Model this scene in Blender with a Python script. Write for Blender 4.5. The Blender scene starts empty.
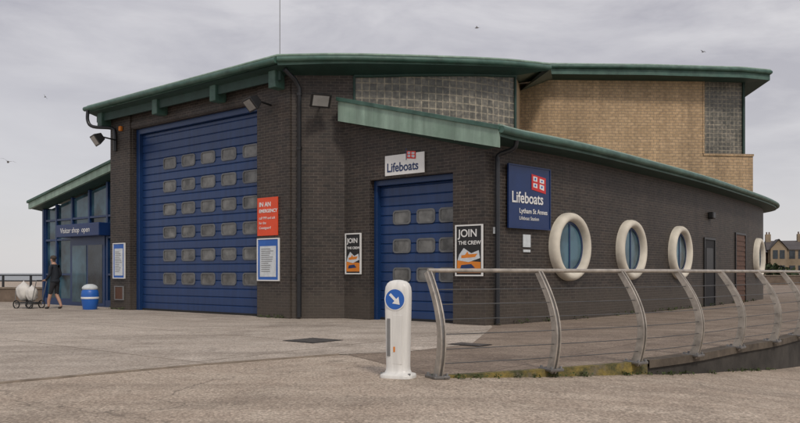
import bpy, bmesh, math, random
from mathutils import Vector, Matrix
random.seed(4)
S=bpy.context.scene
S.view_settings.view_transform='Standard'; S.view_settings.look='None'; S.view_settings.exposure=0
COL=S.collection
FPX=750.0
EYE=1.2
def PX(px,Y): return (px-400)/FPX*Y
# ---------------------------------------------------------------- materials
def newmat(name):
    m=bpy.data.materials.new(name); m.use_nodes=True
    nt=m.node_tree; b=nt.nodes['Principled BSDF']
    return m,nt,b
def N(nt,t,**k):
    n=nt.nodes.new(t)
    for a,v in k.items(): setattr(n,a,v)
    return n
def mixc(nt,fac,a,b,blend='MIX'):
    n=N(nt,'ShaderNodeMix',data_type='RGBA',blend_type=blend)
    for i,v in ((0,fac),(6,a),(7,b)):
        if hasattr(v,'is_linked'): nt.links.new(v,n.inputs[i])
        elif i==0: n.inputs[0].default_value=v
        else: n.inputs[i].default_value=(*v,1)
    return n.outputs[2]
def ramp(nt,src,p0,p1,c0=(0,0,0),c1=(1,1,1)):
    r=N(nt,'ShaderNodeValToRGB'); nt.links.new(src,r.inputs[0])
    e=r.color_ramp.elements; e[0].position=p0; e[1].position=p1
    e[0].color=(*c0,1); e[1].color=(*c1,1)
    return r.outputs[0]
def noise(nt,vec,scale,detail=4,rough=.6,dist=0):
    n=N(nt,'ShaderNodeTexNoise'); n.inputs['Scale'].default_value=scale
    n.inputs['Detail'].default_value=detail; n.inputs['Roughness'].default_value=rough; n.inputs['Distortion'].default_value=dist
    nt.links.new(vec,n.inputs['Vector']); return n.outputs['Fac']
def bump(nt,b,src,strength=.3,dist=.01):
    n=N(nt,'ShaderNodeBump'); n.inputs['Strength'].default_value=strength; n.inputs['Distance'].default_value=dist
    nt.links.new(src,n.inputs['Height']); nt.links.new(n.outputs[0],b.inputs['Normal'])
def objc(nt):
    return N(nt,'ShaderNodeTexCoord').outputs['Object']
def plain(name,c,rough=.5,var=.25,scale=3,metal=0,bs=.1,streak=False,c2=None):
    m,nt,b=newmat(name); o=objc(nt)
    if streak:
        mp=N(nt,'ShaderNodeMapping'); mp.inputs['Scale'].default_value=(4,4,.35); nt.links.new(o,mp.inputs[0]); o2=mp.outputs[0]
    else: o2=o
    f=noise(nt,o2,scale,5)
    lo=tuple(x*(1-var) for x in c); hi=tuple(min(1,x*(1+var)) for x in c)
    col=ramp(nt,f,.3,.7,lo,hi)
    if c2: col=mixc(nt,ramp(nt,noise(nt,o,1.6,6,.7),.45,.68,(0,0,0),(.75,.75,.75)),col,c2)
    nt.links.new(col,b.inputs['Base Color'])
    b.inputs['Roughness'].default_value=rough; b.inputs['Metallic'].default_value=metal
    if bs: bump(nt,b,noise(nt,o,scale*12,3),bs,.005)
    return m
def brickmat(name,c1,c2,mortar,bw=.225,bh=.075,ms=.011,dirt=(.03,.03,.025),rough=.85,dirtf=.35,base=False):
    m,nt,b=newmat(name)
    uv=N(nt,'ShaderNodeTexCoord').outputs['UV']
    t=N(nt,'ShaderNodeTexBrick'); nt.links.new(uv,t.inputs['Vector'])
    t.inputs['Scale'].default_value=1; t.inputs['Brick Width'].default_value=bw; t.inputs['Row Height'].default_value=bh
    t.inputs['Mortar Size'].default_value=ms; t.inputs['Mortar Smooth'].default_value=.3; t.inputs['Bias'].default_value=0
    t.inputs['Color1'].default_value=(*c1,1); t.inputs['Color2'].default_value=(*c2,1); t.inputs['Mortar'].default_value=(*mortar,1)
    f=ramp(nt,noise(nt,uv,.55,6,.65),.35,.75)
    f2=ramp(nt,noise(nt,uv,7,4,.7),.3,.7,(.7,.7,.7),(1.3,1.3,1.3))
    c=mixc(nt,1,t.outputs['Color'],f2,'MULTIPLY')
    mp=N(nt,'ShaderNodeMapping'); mp.inputs['Scale'].default_value=(1.6,.22,1); nt.links.new(uv,mp.inputs[0])
    f3=ramp(nt,noise(nt,mp.outputs[0],1,5,.6),.3,.72,(.70,.70,.70),(1.3,1.28,1.25))
    c=mixc(nt,1,c,f3,'MULTIPLY')
    mf=N(nt,'ShaderNodeMath',operation='MULTIPLY'); nt.links.new(f,mf.inputs[0]); mf.inputs[1].default_value=dirtf
    c=mixc(nt,mf.outputs[0],c,dirt)
    if base:
        sp=N(nt,'ShaderNodeSeparateXYZ'); nt.links.new(uv,sp.inputs[0])
        ns=noise(nt,uv,2.2,5,.7)
        ad=N(nt,'ShaderNodeMath',operation='MULTIPLY_ADD'); nt.links.new(ns,ad.inputs[0]); ad.inputs[1].default_value=-1.1; nt.links.new(sp.outputs[1],ad.inputs[2])
        bf=ramp(nt,ad.outputs[0],.0,.35,(.55,.55,.55),(0,0,0))
        c=mixc(nt,bf,c,(.085,.07,.055))
    nt.links.new(c,b.inputs['Base Color']); b.inputs['Roughness'].default_value=rough
    inv=N(nt,'ShaderNodeMath',operation='SUBTRACT'); inv.inputs[0].default_value=1; nt.links.new(t.outputs['Fac'],inv.inputs[1])
    bump(nt,b,inv.outputs[0],.5,.01)
    return m
M={}
M['brick']=brickmat('dark_brick',(.052,.038,.031),(.025,.019,.017),(.105,.090,.077),ms=.008,rough=.6,base=True)
M['buff']=brickmat('buff_brick',(.52,.365,.22),(.43,.295,.17),(.30,.23,.16),bw=.30,bh=.13,ms=.016,dirt=(.37,.27,.17))
M['blue']=plain('blue_door_paint',(.013,.042,.135),.33,.18,2,streak=True)
M['bluef']=plain('blue_frame_paint',(.009,.035,.115),.35,.1)
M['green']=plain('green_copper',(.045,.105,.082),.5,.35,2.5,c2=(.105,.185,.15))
M['lgreen']=plain('pale_green_copper',(.25,.35,.285),.5,.3,1.2,streak=True,c2=(.17,.26,.20))
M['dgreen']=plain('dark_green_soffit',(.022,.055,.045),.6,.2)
M['black']=plain('black_metal',(.012,.012,.013),.4,.2)
M['pipe']=plain('dark_pipe',(.018,.020,.024),.35,.2)
M['white']=plain('white_paint',(.80,.80,.78),.35,.05)
M['bollardw']=plain('bollard_plastic',(.76,.75,.71),.35,.12,4,streak=True)
M['cream']=plain('cream_render',(.68,.63,.53),.8,.18,2,bs=.4)
M['steel']=plain('weathered_steel',(.42,.38,.33),.45,.3,7,metal=.4)
M['rail']=plain('rail_steel',(.22,.21,.2),.4,.25,6,metal=.6)
M['wire']=plain('wire_steel',(.12,.12,.12),.5,.2,metal=.5)
M['red']=plain('orange_red_sign',(.75,.075,.02),.45,.08)
M['redf']=plain('flag_red',(.6,.03,.03),.5,.05)
M['sblue']=plain('sign_blue',(.008,.03,.12),.35,.1)
M['nblue']=plain('notice_blue',(.02,.12,.46),.4,.1)
M['paper']=plain('notice_paper',(.62,.66,.68),.5,.12,9)
M['orange']=plain('poster_orange',(.7,.22,.02),.5,.1)
M['brownd']=plain('brown_louvre',(.10,.045,.025),.6,.2)
M['grey']=plain('grey_metal',(.2,.2,.2),.5,.2)
M['wframe']=plain('window_frame_grey',(.13,.135,.14),.5,.2)
M['skin']=plain('skin',(.45,.26,.18),.55,.05)
M['cloth']=plain('navy_jacket_cloth',(.014,.018,.026),.85,.2,8)
M['short']=plain('shorts_cloth',(.022,.022,.026),.9,.2,8)
M['hair']=plain('grey_brown_hair',(.06,.045,.035),.8,.3,20)
M['shoe']=plain('shoe_leather',(.03,.025,.022),.6,.2)
M['bag']=plain('white_bag',(.68,.66,.62),.6,.12,6)
M['rubber']=plain('rubber',(.015,.015,.015),.7,.2)
M['reveal']=plain('black_rebate',(.01,.01,.012),.7,.1)
M['stone']=plain('terrace_stone',(.30,.235,.16),.9,.25,.4)
M['slate']=plain('slate_roof',(.09,.08,.08),.7,.2,.5)
M['hedge']=plain('hedge_leaf',(.035,.055,.02),.9,.5,3)
M['weed']=plain('weed_leaf',(.06,.085,.025),.9,.5,9)
M['wallstone']=plain('sea_wall_stone',(.16,.12,.09),.9,.35,2)
def glassm(name,c,rough=.08,var=.5,scale=1.2,dist=0):
    m,nt,b=newmat(name); o=objc(nt)
    f=noise(nt,o,scale,3,dist=dist)
    nt.links.new(ramp(nt,f,.35,.65,tuple(x*(1-var) for x in c),tuple(x*(1+var) for x in c)),b.inputs['Base Color'])
    b.inputs['Roughness'].default_value=rough; b.inputs['IOR'].default_value=1.5
    return m
M['glass']=glassm('entrance_glass',(.04,.09,.12),.04,.8,.9)  # wide teal variation in the base colour stands in for reflections
M['glassd']=glassm('dark_glass',(.03,.04,.05),.07)
M['doorglass']=glassm('door_window_glass',(.125,.125,.12),.13,.55,2.4)
M['lens']=plain('lamp_lens',(.28,.28,.27),.12,.2)
def blockglass():
    m,nt,b=newmat('glass_blocks'); uv=N(nt,'ShaderNodeTexCoord').outputs['UV']
    t=N(nt,'ShaderNodeTexBrick'); nt.links.new(uv,t.inputs['Vector']); t.offset=0
    t.inputs['Scale'].default_value=1; t.inputs['Brick Width'].default_value=.2; t.inputs['Row Height'].default_value=.2
    t.inputs['Mortar Size'].default_value=.016; t.inputs['Mortar Smooth'].default_value=.2
    t.inputs['Color1'].default_value=(.09,.09,.085,1); t.inputs['Color2'].default_value=(.15,.145,.135,1); t.inputs['Mortar'].default_value=(.27,.25,.22,1)
    f=ramp(nt,noise(nt,uv,.8,4),.3,.7,(.6,.62,.6),(1.4,1.35,1.25))
    f2=ramp(nt,noise(nt,uv,9,2),.3,.7,(.6,.6,.6),(1.5,1.45,1.35))
    c=mixc(nt,1,t.outputs['Color'],f,'MULTIPLY'); c=mixc(nt,1,c,f2,'MULTIPLY')
    nt.links.new(c,b.inputs['Base Color'])
    mr=N(nt,'ShaderNodeMapRange'); nt.links.new(t.outputs['Fac'],mr.inputs[0]); mr.inputs[3].default_value=.3; mr.inputs[4].default_value=.8
    nt.links.new(mr.outputs[0],b.inputs['Roughness'])
    bump(nt,b,noise(nt,uv,9,2),.35,.03)
    return m
M['gblock']=blockglass()
ANG=math.atan2(.62,.785)
def groundmat(name,base,dark,light,slabs=None,speck=.35,lineang=0,cracks=False,patch=.6):
    m,nt,b=newmat(name); o=objc(nt)
    big=noise(nt,o,.22,6,.65); mid=noise(nt,o,1.3,7,.72); fine=noise(nt,o,38,3,.7)
    c=ramp(nt,big,.32,.68,dark,base)
    c=mixc(nt,ramp(nt,mid,.42,.72),c,light)
    mp=N(nt,'ShaderNodeMapping'); mp.inputs['Rotation'].default_value=(0,0,lineang); mp.inputs['Scale'].default_value=(.18,1.3,1)
    nt.links.new(o,mp.inputs[0])
    st=noise(nt,mp.outputs[0],1.1,6,.65)
    c=mixc(nt,ramp(nt,st,.46,.70,(0,0,0),(.7,.7,.7)),c,tuple(x*.66 for x in dark))
    # weathered patches with ragged edges
    pt=noise(nt,o,.55,9,.72,.6)
    c=mixc(nt,ramp(nt,pt,.53,.60,(0,0,0),(patch,)*3),c,tuple(x*.60 for x in dark))
    pt2=noise(nt,o,2.7,8,.75,.4)
    c=mixc(nt,ramp(nt,pt2,.60,.66,(0,0,0),(patch*.8,)*3),c,tuple(x*.62 for x in dark))
    sp0=noise(nt,o,7,2,.5)
    c=mixc(nt,ramp(nt,sp0,.68,.73,(0,0,0),(.6,.6,.6)),c,tuple(x*.45 for x in dark))
    sp=ramp(nt,fine,.32,.68,(1-speck,)*3,(1+speck,)*3)
    c=mixc(nt,1,c,sp,'MULTIPLY')
    v=N(nt,'ShaderNodeTexVoronoi'); v.inputs['Scale'].default_value=42; nt.links.new(o,v.inputs['Vector'])
    c=mixc(nt,1,c,ramp(nt,v.outputs['Color'],.1,.95,(.72,.70,.68),(1.28,1.27,1.26)),'MULTIPLY')
    if cracks:
        v2=N(nt,'ShaderNodeTexVoronoi',feature='DISTANCE_TO_EDGE'); v2.inputs['Scale'].default_value=.17
        wv=N(nt,'ShaderNodeTexNoise'); wv.inputs['Scale'].default_value=1.2; wv.inputs['Detail'].default_value=6; nt.links.new(o,wv.inputs['Vector'])
        ad=N(nt,'ShaderNodeVectorMath',operation='ADD'); nt.links.new(o,ad.inputs[0]); 
        sc=N(nt,'ShaderNodeVectorMath',operation='SCALE'); sc.inputs['Scale'].default_value=1.6; nt.links.new(wv.outputs['Color'],sc.inputs[0]); nt.links.new(sc.outputs[0],ad.inputs[1])
        nt.links.new(ad.outputs[0],v2.inputs['Vector'])
        c=mixc(nt,ramp(nt,v2.outputs['Distance'],.0,.004,(.6,.6,.6),(0,0,0)),c,(.08,.065,.05))
    if slabs:
        mp2=N(nt,'ShaderNodeMapping'); mp2.inputs['Rotation'].default_value=(0,0,ANG); nt.links.new(o,mp2.inputs[0])
        t=N(nt,'ShaderNodeTexBrick'); t.offset=0; nt.links.new(mp2.outputs[0],t.inputs['Vector'])
        t.inputs['Scale'].default_value=1; t.inputs['Brick Width'].default_value=slabs[0]; t.inputs['Row Height'].default_value=slabs[1]
        t.inputs['Mortar Size'].default_value=slabs[2]; t.inputs['Mortar Smooth'].default_value=.4
        t.inputs['Color1'].default_value=(1,1,1,1); t.inputs['Color2'].default_value=(.84,.83,.82,1); t.inputs['Mortar'].default_value=(.45,.42,.38,1)
        c=mixc(nt,1,c,t.outputs['Color'],'MULTIPLY')
    nt.links.new(c,b.inputs['Base Color']); b.inputs['Roughness'].default_value=.9
    bump(nt,b,fine,.6,.014)
    return m
M['tarmac']=groundmat('worn_asphalt',(.45,.37,.295),(.37,.30,.235),(.53,.455,.37),None,.45,.15,True,.42)
M['concrete']=groundmat('concrete_apron',(.50,.44,.375),(.42,.36,.30),(.58,.52,.45),(4.2,3.1,.022),.25,-ANG,False,.38)
M['paving']=groundmat('walkway_paving',(.30,.24,.185),(.24,.185,.145),(.36,.295,.235),(2.4,.6,.012),.22,.7,False,.35)
def mossmat():
    m,nt,b=newmat('mossy_yellow_edge'); o=objc(nt)
    c=ramp(nt,noise(nt,o,5,6,.7),.35,.65,(.13,.11,.045),(.30,.225,.06))
    c=mixc(nt,ramp(nt,noise(nt,o,3,6,.7),.44,.56),c,(.08,.08,.035))
    c=mixc(nt,ramp(nt,noise(nt,o,1.7,6,.7),.52,.62),c,(.17,.145,.11))
    nt.links.new(c,b.inputs['Base Color']); b.inputs['Roughness'].default_value=.95
    bump(nt,b,noise(nt,o,25,4),.8,.02); return m
M['moss']=mossmat()
M['darkwall']=plain('damp_retaining_concrete',(.045,.04,.034),.9,.5,2.5,bs=.6)
M['coping']=plain('coping_concrete',(.22,.18,.14),.9,.3,4,bs=.5)
M['dcoping']=plain('damp_coping',(.10,.08,.06),.9,.45,4,bs=.5)
def seamat():
    m,nt,b=newmat('sea_water'); o=objc(nt)
    nt.links.new(ramp(nt,noise(nt,o,.02,4),.3,.7,(.10,.12,.13),(.16,.17,.17)),b.inputs['Base Color'])
    b.inputs['Roughness'].default_value=.3; bump(nt,b,noise(nt,o,.5,4),.5,.3); return m
M['sea']=seamat()
# ---------------------------------------------------------------- helpers
def empty(name,loc=(0,0,0)):
    e=bpy.data.objects.new(name,None); e.empty_display_size=.3; e.location=loc; COL.objects.link(e); return e
def par(o,e):
    if e:
        o.parent=e; o.matrix_parent_inverse=Matrix.Translation(-Vector(e.location))
def mk(name,vs,fs,mat,parent=None,uvs=None,smooth=False):
    me=bpy.data.meshes.new(name); me.from_pydata([tuple(v) for v in vs],[],fs)
    if uvs:
        l=me.uv_layers.new(name='UVMap')
        for p in me.polygons:
            for li,vi in zip(p.loop_indices,p.vertices): l.data[li].uv=uvs[vi]
    mats=mat if isinstance(mat,list) else [mat]
    for q in mats: me.materials.append(q)
    if smooth:
        for p in me.polygons: p.use_smooth=True
    me.update()
    o=bpy.data.objects.new(name,me); COL.objects.link(o); par(o,parent); return o
def bev(o,w=.01,seg=2):
    m=o.modifiers.new('bevel','BEVEL'); m.width=w; m.segments=seg; m.limit_method='ANGLE'; return o
class Pl:
    def __init__(s,o,r):
        s.o=Vector((o[0],o[1],o[2] if len(o)>2 else 0)); s.r=Vector((r[0],r[1],0)).normalized(); s.n=Vector((s.r.y,-s.r.x,0))
    def p(s,a,z,n=0): return s.o+s.r*a+s.n*n+Vector((0,0,z))
CUBEF=[(0,3,2,1),(4,5,6,7),(0,1,5,4),(1,2,6,5),(2,3,7,6),(3,0,4,7)]
def pbox(name,pl,a0,a1,z0,z1,n0,n1,mat,parent=None,b=0,za=None,seg=2):
    zb0,zb1=za if za else (z0,z1)
    vs=[pl.p(a0,z0,n1),pl.p(a1,zb0,n1),pl.p(a1,zb0,n0),pl.p(a0,z0,n0),pl.p(a0,z1,n1),pl.p(a1,zb1,n1),pl.p(a1,zb1,n0),pl.p(a0,z1,n0)]
    uv=[(a0,z0),(a1,zb0),(a1+.2,zb0),(a0-.2,z0),(a0,z1),(a1,zb1),(a1+.2,zb1),(a0-.2,z1)]
    o=mk(name,vs,CUBEF,mat,parent,uv)
    if b: bev(o,b,seg)
    return o
def pwall(name,pl,a0,a1,z0,top,holes,mat,parent,depth=.3,uoff=0):
    ac=sorted({a0,a1,*[h[0] for h in holes],*[h[1] for h in holes]}); zc=sorted({z0,*[h[2] for h in holes],*[h[3] for h in holes]})
    vs=[];fs=[];uv=[]
    def q(pts,uvp):
        i=len(vs); vs.extend(pts); uv.extend(uvp); fs.append((i,i+1,i+2,i+3))
    for i in range(len(ac)-1):
        for j in range(len(zc)):
            x0,x1=ac[i],ac[i+1]; y0=zc[j]
            if j+1<len(zc): y1a=y1b=zc[j+1]
            else: y1a,y1b=top(x0),top(x1)
            cx=(x0+x1)/2; cy=y0+.001
            if any(h[0]<cx<h[1] and h[2]<=cy<h[3] for h in holes): continue
            q([pl.p(x0,y0),pl.p(x1,y0),pl.p(x1,y1b),pl.p(x0,y1a)],[(x0+uoff,y0),(x1+uoff,y0),(x1+uoff,y1b),(x0+uoff,y1a)])
    for h in holes:
        x0,x1,y0,y1=h[:4]
        q([pl.p(x0,y0),pl.p(x0,y1),pl.p(x0,y1,-depth),pl.p(x0,y0,-depth)],[(x0,y0),(x0,y1),(x0+depth,y1),(x0+depth,y0)])
        q([pl.p(x1,y0,-depth),pl.p(x1,y1,-depth),pl.p(x1,y1),pl.p(x1,y0)],[(x1,y0),(x1,y1),(x1+depth,y1),(x1+depth,y0)])
        q([pl.p(x0,y1),pl.p(x1,y1),pl.p(x1,y1,-depth),pl.p(x0,y1,-depth)],[(x0,y1),(x1,y1),(x1,y1+depth),(x0,y1+depth)])
    return mk(name,vs,fs,mat,parent,uv)
def polywall(name,pts,z0,z1,mat,parent,u0=0,smooth=True):
    vs=[];uv=[];fs=[];L=u0
    for i,p in enumerate(pts):
        if i: L+=(Vector(p[:2])-Vector(pts[i-1][:2])).length
        a=z0[i] if isinstance(z0,(list,tuple)) else z0; b=z1[i] if isinstance(z1,(list,tuple)) else z1
        vs+= [(p[0],p[1],a),(p[0],p[1],b)]; uv+=[(L,a),(L,b)]
        if i: k=2*i; fs.append((k-2,k,k+1,k-1))
    return mk(name,vs,fs,mat,parent,uv,smooth)
def tube(name,pts,r,mat,parent=None,cyc=False,res=6):
    c=bpy.data.curves.new(name,'CURVE'); c.dimensions='3D'; c.bevel_depth=r; c.bevel_resolution=res//2; c.use_fill_caps=True
    s=c.splines.new('POLY'); s.points.add(len(pts)-1); s.use_cyclic_u=cyc
    for i,p in enumerate(pts): s.points[i].co=(p[0],p[1],p[2],1)
    s.use_smooth=True
    c.materials.append(mat); o=bpy.data.objects.new(name,c); COL.objects.link(o); par(o,parent); return o
def crom(P,n=8):
    P=[Vector(p) for p in P]; out=[]
    E=[2*P[0]-P[1]]+P+[2*P[-1]-P[-2]]
    for i in range(1,len(E)-2):
        for k in range(n):
            t=k/n; a,b,c,d=E[i-1],E[i],E[i+1],E[i+2]
            out.append(.5*((2*b)+(c-a)*t+(2*a-5*b+4*c-d)*t*t+(3*b-a-3*c+d)*t**3))
    out.append(P[-1]); return out
def txt(name,s,pl,a,z,size,mat,parent,n=.02,align='LEFT',bold=0,sx=1):
    c=bpy.data.curves.new(name,'FONT'); c.body=s; c.size=size; c.align_x=align; c.extrude=.002; c.offset=bold
    c.materials.append(mat); o=bpy.data.objects.new(name,c); COL.objects.link(o)
    p=pl.p(a,z,n); r=pl.r; nn=pl.n
    par(o,parent)
    o.matrix_basis=Matrix(((r.x*sx,0,nn.x,p.x),(r.y*sx,0,nn.y,p.y),(0,1,0,p.z),(0,0,0,1)))
    return o
def quad(name,pl,pts,mat,parent,n=.02):
    return mk(name,[pl.p(a,z,n) for a,z in pts],[tuple(range(len(pts)))],mat,parent)
def rrect(w,h,r,seg=4):
    out=[]
    for cx,cy,a0 in ((w/2-r,h/2-r,0),(-w/2+r,h/2-r,90),(-w/2+r,-h/2+r,180),(w/2-r,-h/2+r,270)):
        for k in range(seg+1):
            a=math.radians(a0+90*k/seg); out.append((cx+r*math.cos(a),cy+r*math.sin(a)))
    return out
def rwindows(name,pl,cents,w,h,n,parent,mf,mg):
    vs=[];fs=[];gv=[];gf=[]
    for (a,z) in cents:
        o=rrect(w,h,.09); i=rrect(w-.08,h-.08,.06); k=len(o); b=len(vs)
        vs+=[pl.p(a+x,z+y,n) for x,y in o]+[pl.p(a+x,z+y,n+.025) for x,y in o]+[pl.p(a+x,z+y,n+.025) for x,y in i]+[pl.p(a+x,z+y,n+.004) for x,y in i]
        for s in range(3):
            for j in range(k):
                j2=(j+1)%k; fs.append((b+s*k+j,b+s*k+j2,b+(s+1)*k+j2,b+(s+1)*k+j))
        g=len(gv); gv+=[pl.p(a+x,z+y,n+.008) for x,y in i]; gf.append(tuple(range(g,g+k)))
    mk(name+'_frames',vs,fs,mf,parent); mk(name+'_glass',gv,gf,mg,parent)
def slatdoor(name,pl,a0,a1,z1,n,mat,parent,step=.243):
    prof=[];z=.02
    while z<z1-.01:
        t=min(z+step,z1)
        prof+=[(n-.022,z),(n,z+.022),(n,t-.022)]
        z=t
    prof.append((n-.022,z1))
    vs=[];fs=[]
    for q,zz in prof: vs+=[pl.p(a0,zz,q),pl.p(a1,zz,q)]
    for i in range(len(prof)-1): fs.append((2*i,2*i+1,2*i+3,2*i+2))
    o=mk(name,vs,fs,mat,parent)
    pbox(name+'_bottom_seal',pl,a0,a1,.0,.07,n-.02,n+.02,M['rubber'],parent)
    return o
def hpoly(name,pts,mat,parent=None,uv=False):
    return mk(name,pts,[tuple(range(len(pts)))],mat,parent)
# ---------------------------------------------------------------- frame of building
A=Vector((-2.82,19.6)); u=Vector((-.785,.62)).normalized(); v=Vector((.62,.785)).normalized()
def F(U,V): return A+u*U+v*V
front=Pl(F(0,0),-u)             # a=-U
# ================================================================ GROUND
rail_ctrl=[(.42,8.6),(1.85,9.25),(3.12,9.98),(4.22,10.85),(5.35,12.0),(6.45,13.05),(7.5,14.25),(8.55,15.55),(9.6,17.0)]
far_ctrl=[(12,20.8),(16.5,27.5),(22,38)]
path=crom([(x,y,0) for x,y in rail_ctrl+far_ctrl],6)
def gz(x):
    if x<.42: return 0
    if x<3.1: return -.052*(x-.42)
    return max(-1.6,-.14-.1*(x-3.1))
xs=[-3000,-60,-5,.2,.42,1,2,3.1,5,8,12,17.7,60,3000]; ys=[-60,0,5,10,20,60,3000]
vs=[(x,y,gz(x)) for y in ys for x in xs]; nx=len(xs)
mk('ground',vs,[(j*nx+i,j*nx+i+1,(j+1)*nx+i+1,(j+1)*nx+i) for j in range(len(ys)-1) for i in range(nx-1)],M['tarmac'],smooth=True)
pp=[(p.x,p.y) for p in path]
apl=[(-60,-1.3),(-15,-1.3),(-4.4,8.1),(-2.6,9.75),(-.9,11.0),(.1,11.4),(1.2,12.6),(2.05,16.6),(2.3,22),(20,70),(-60,70)]
hpoly('concrete_apron_pavement',[(x,y,.008) for x,y in apl],M['concrete'])
wk=pp+[(40,60),(300,90),(300,400),(20,400),(20,60),(1.6,22),(1.5,16.5),(.7,12.8),(-.3,11.6),(-.75,11.0),(-.2,9.9),(.05,9.0)]
hpoly('walkway_pavement',[(x,y,.004) for x,y in wk],M['paving'])
tube('apron_edge_joint',[(-15,-1.3,.004),(-4.4,8.1,.004),(-2.6,9.75,.004),(-.9,11.0,.004)],.02,M['coping'])
rw=empty('retaining_wall',(3,10,0))
cut=13
def skirt(pts,n0):
    out=[]
    for i,p in enumerate(pts):
        t=(pts[min(i+1,len(pts)-1)]-pts[max(i-1,0)]).normalized(); nn=Vector((t.y,-t.x,0))
        out.append((p+nn*n0,nn))
    return out
def strip(name,idx0,idx1,ztop,zbotf,mat,o_=.02,w=.25):
    o=skirt(path,o_); vs=[];fs=[]
    for k in range(idx0,idx1+1):
        p,nn=o[k]; q=p-nn*w
        vs+=[(p.x,p.y,zbotf(p.x)),(p.x,p.y,ztop),(q.x,q.y,ztop)]
    for k in range(idx1-idx0):
        b=3*k; fs+=[(b,b+3,b+4,b+1),(b+1,b+4,b+5,b+2)]
    return mk(name,vs,fs,mat,rw)
strip('yellow_mossy_edge',0,cut,.022,lambda x:gz(x)-.03,M['moss'],.03,.10)
strip('concrete_face',cut,len(path)-1,-.06,lambda x:gz(x)-.1,M['darkwall'],.02,.3)
strip('coping',cut,len(path)-1,.03,lambda x:-.075,M['dcoping'],.06,.22)
mk('sea_water',[(-3000,110,.03),(20,110,.03),(20,3000,.03),(-3000,3000,.03)],[(0,1,2,3)],M['sea'])
def cover(px,py,w,d,ang):
    Y=FPX*EYE/(py-273); X=PX(px,Y)
    e=empty('drain_cover',(X,Y,0)); pl=Pl((X,Y),(math.cos(ang),math.sin(ang)))
    pbox('frame',pl,-w/2,w/2,.009,.016,-d/2,d/2,M['black'],e)
    for i in range(7):
        a=-w/2+.05+i*(w-.1)/6.5
        pbox('bar_%d'%i,pl,a,a+.06,.017,.02,-d/2+.05,d/2-.05,M['rail'],e)
cover(313,341,.75,.75,-.67); cover(470,345,.62,.4,-.67)
# ================================================================ LIFEBOAT STATION
B=empty('lifeboat_station_building',(-2.8,19.6,0))
TOPZ=6.38
pwall('front_wall',front,-8.6,0,0,lambda a:TOPZ,[(-7.37,-1.375,0,5.83)],M['brick'],B,.35)
pbox('door_frame_left',front,-7.37,-7.2,0,5.83,-.34,-.12,M['bluef'],B,.01)
pbox('door_frame_right',front,-1.5,-1.375,0,5.83,-.34,-.12,M['bluef'],B,.01)
pbox('door_frame_head',front,-7.2,-1.5,5.66,5.83,-.34,-.12,M['bluef'],B,.01)
slatdoor('boat_hall_door',front,-7.2,-1.5,5.66,-.25,M['blue'],B,.24)
cs=[(-(1.92+.952*i),4.62-.718*j) for i in range(5) for j in range(6)]
rwindows('boat_hall_door_windows',front,cs,.66,.36,-.252,B,M['wframe'],M['doorglass'])
pbox('pier_right',front,-1.3,-.02,0,TOPZ-.01,0,.06,M['brick'],B)
pbox('pier_left',front,-8.6,-7.45,0,TOPZ-.01,0,.06,M['brick'],B)
pbox('soldier_lintel',front,-7.44,-1.31,5.86,6.05,0,.035,M['brick'],B)
pL=F(8.6,0); pLb=F(8.6,14)
polywall('side_wall_left',[(pLb.x,pLb.y),(pL.x,pL.y)],0,[9.3,TOPZ],M['brick'],B,smooth=False)
Dp=Vector((-1.20,19.7))
turn=Pl((A.x,A.y),(Dp.x-A.x,Dp.y-A.y)); wl=(Dp-A).length
pwall('turned_wall',turn,0,wl,0,lambda a:TOPZ,[],M['brick'],B)
gp=[(p.x,p.y) for p in crom([(Dp.x,Dp.y,0),(.3,19.92,0),(1.9,20.45,0),(3.27,21.3,0)],6)]
ng=len(gp)
gtop=[TOPZ+.02+.42*(i/(ng-1))**1.5 for i in range(ng)]
polywall('glass_block_wall',gp,3.9,gtop,M['gblock'],B,0,True)
tube('glass_block_edge_frame',[(gp[0][0],gp[0][1]-.02,4.2),(gp[0][0],gp[0][1]-.02,TOPZ)],.035,M['dgreen'],B)
tube('glass_block_edge_frame_b',[(gp[-1][0],gp[-1][1]-.02,4.2),(gp[-1][0],gp[-1][1]-.02,gtop[-1])],.04,M['dgreen'],B)
tube('glass_block_head_frame',[(x,y-.03,gtop[i]-.03) for i,(x,y) in enumerate(gp)],.045,M['dgreen'],B)
polywall('upper_return_wall',[(3.27,21.32),(5.6,35.0)],[3.9,3.9],[gtop[-1],9.9],M['buff'],B,smooth=False)
# --- main roof (rising to the back)
E=[F(9.15,-.55),F(4.5,-.6),F(-.1,-.6)]
edge=[(p.x,p.y,6.7) for p in E]
cur=crom([(E[2].x,E[2].y,6.72),(-1.4,19.05,6.74),(.9,19.45,6.80),(2.8,20.25,6.95),(4.25,21.3,7.12)],8)
edge2=[tuple(p) for p in cur]
full=edge[:2]+edge2
def fascia(name,pts,h,mat,parent,hl=None):
    vs=[];fs=[]
    for i,p in enumerate(pts):
        hh=hl[i] if hl else h
        vs+=[(p[0],p[1],p[2]),(p[0],p[1],p[2]-hh)]
        if i: k=2*i; fs.append((k-1,k+1,k,k-2))
    return mk(name,vs,fs,mat,parent)
back=[(7.0,34.4,10.1),(-1.6,36.5,9.5)]
allp=list(full)+back
def mesh_tri(name,pts,mat,parent):
    bm=bmesh.new(); vv=[bm.verts.new(p) for p in pts]; f=bm.faces.new(vv); bmesh.ops.triangulate(bm,faces=[f])
    me=bpy.data.meshes.new(name); bm.to_mesh(me); bm.free(); me.materials.append(mat)
    o=bpy.data.objects.new(name,me); COL.objects.link(o); par(o,parent); return o
mesh_tri('main_roof_top',allp,M['green'],B)
fascia('main_roof_fascia_front',edge[:2]+[edge2[0]],.2,M['green'],B)
ne=len(edge2); hs=[.24-.08*(i/(ne-1)) for i in range(ne)]
fascia('main_roof_fascia_side',edge2,.24,M['green'],B,hs)
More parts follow.
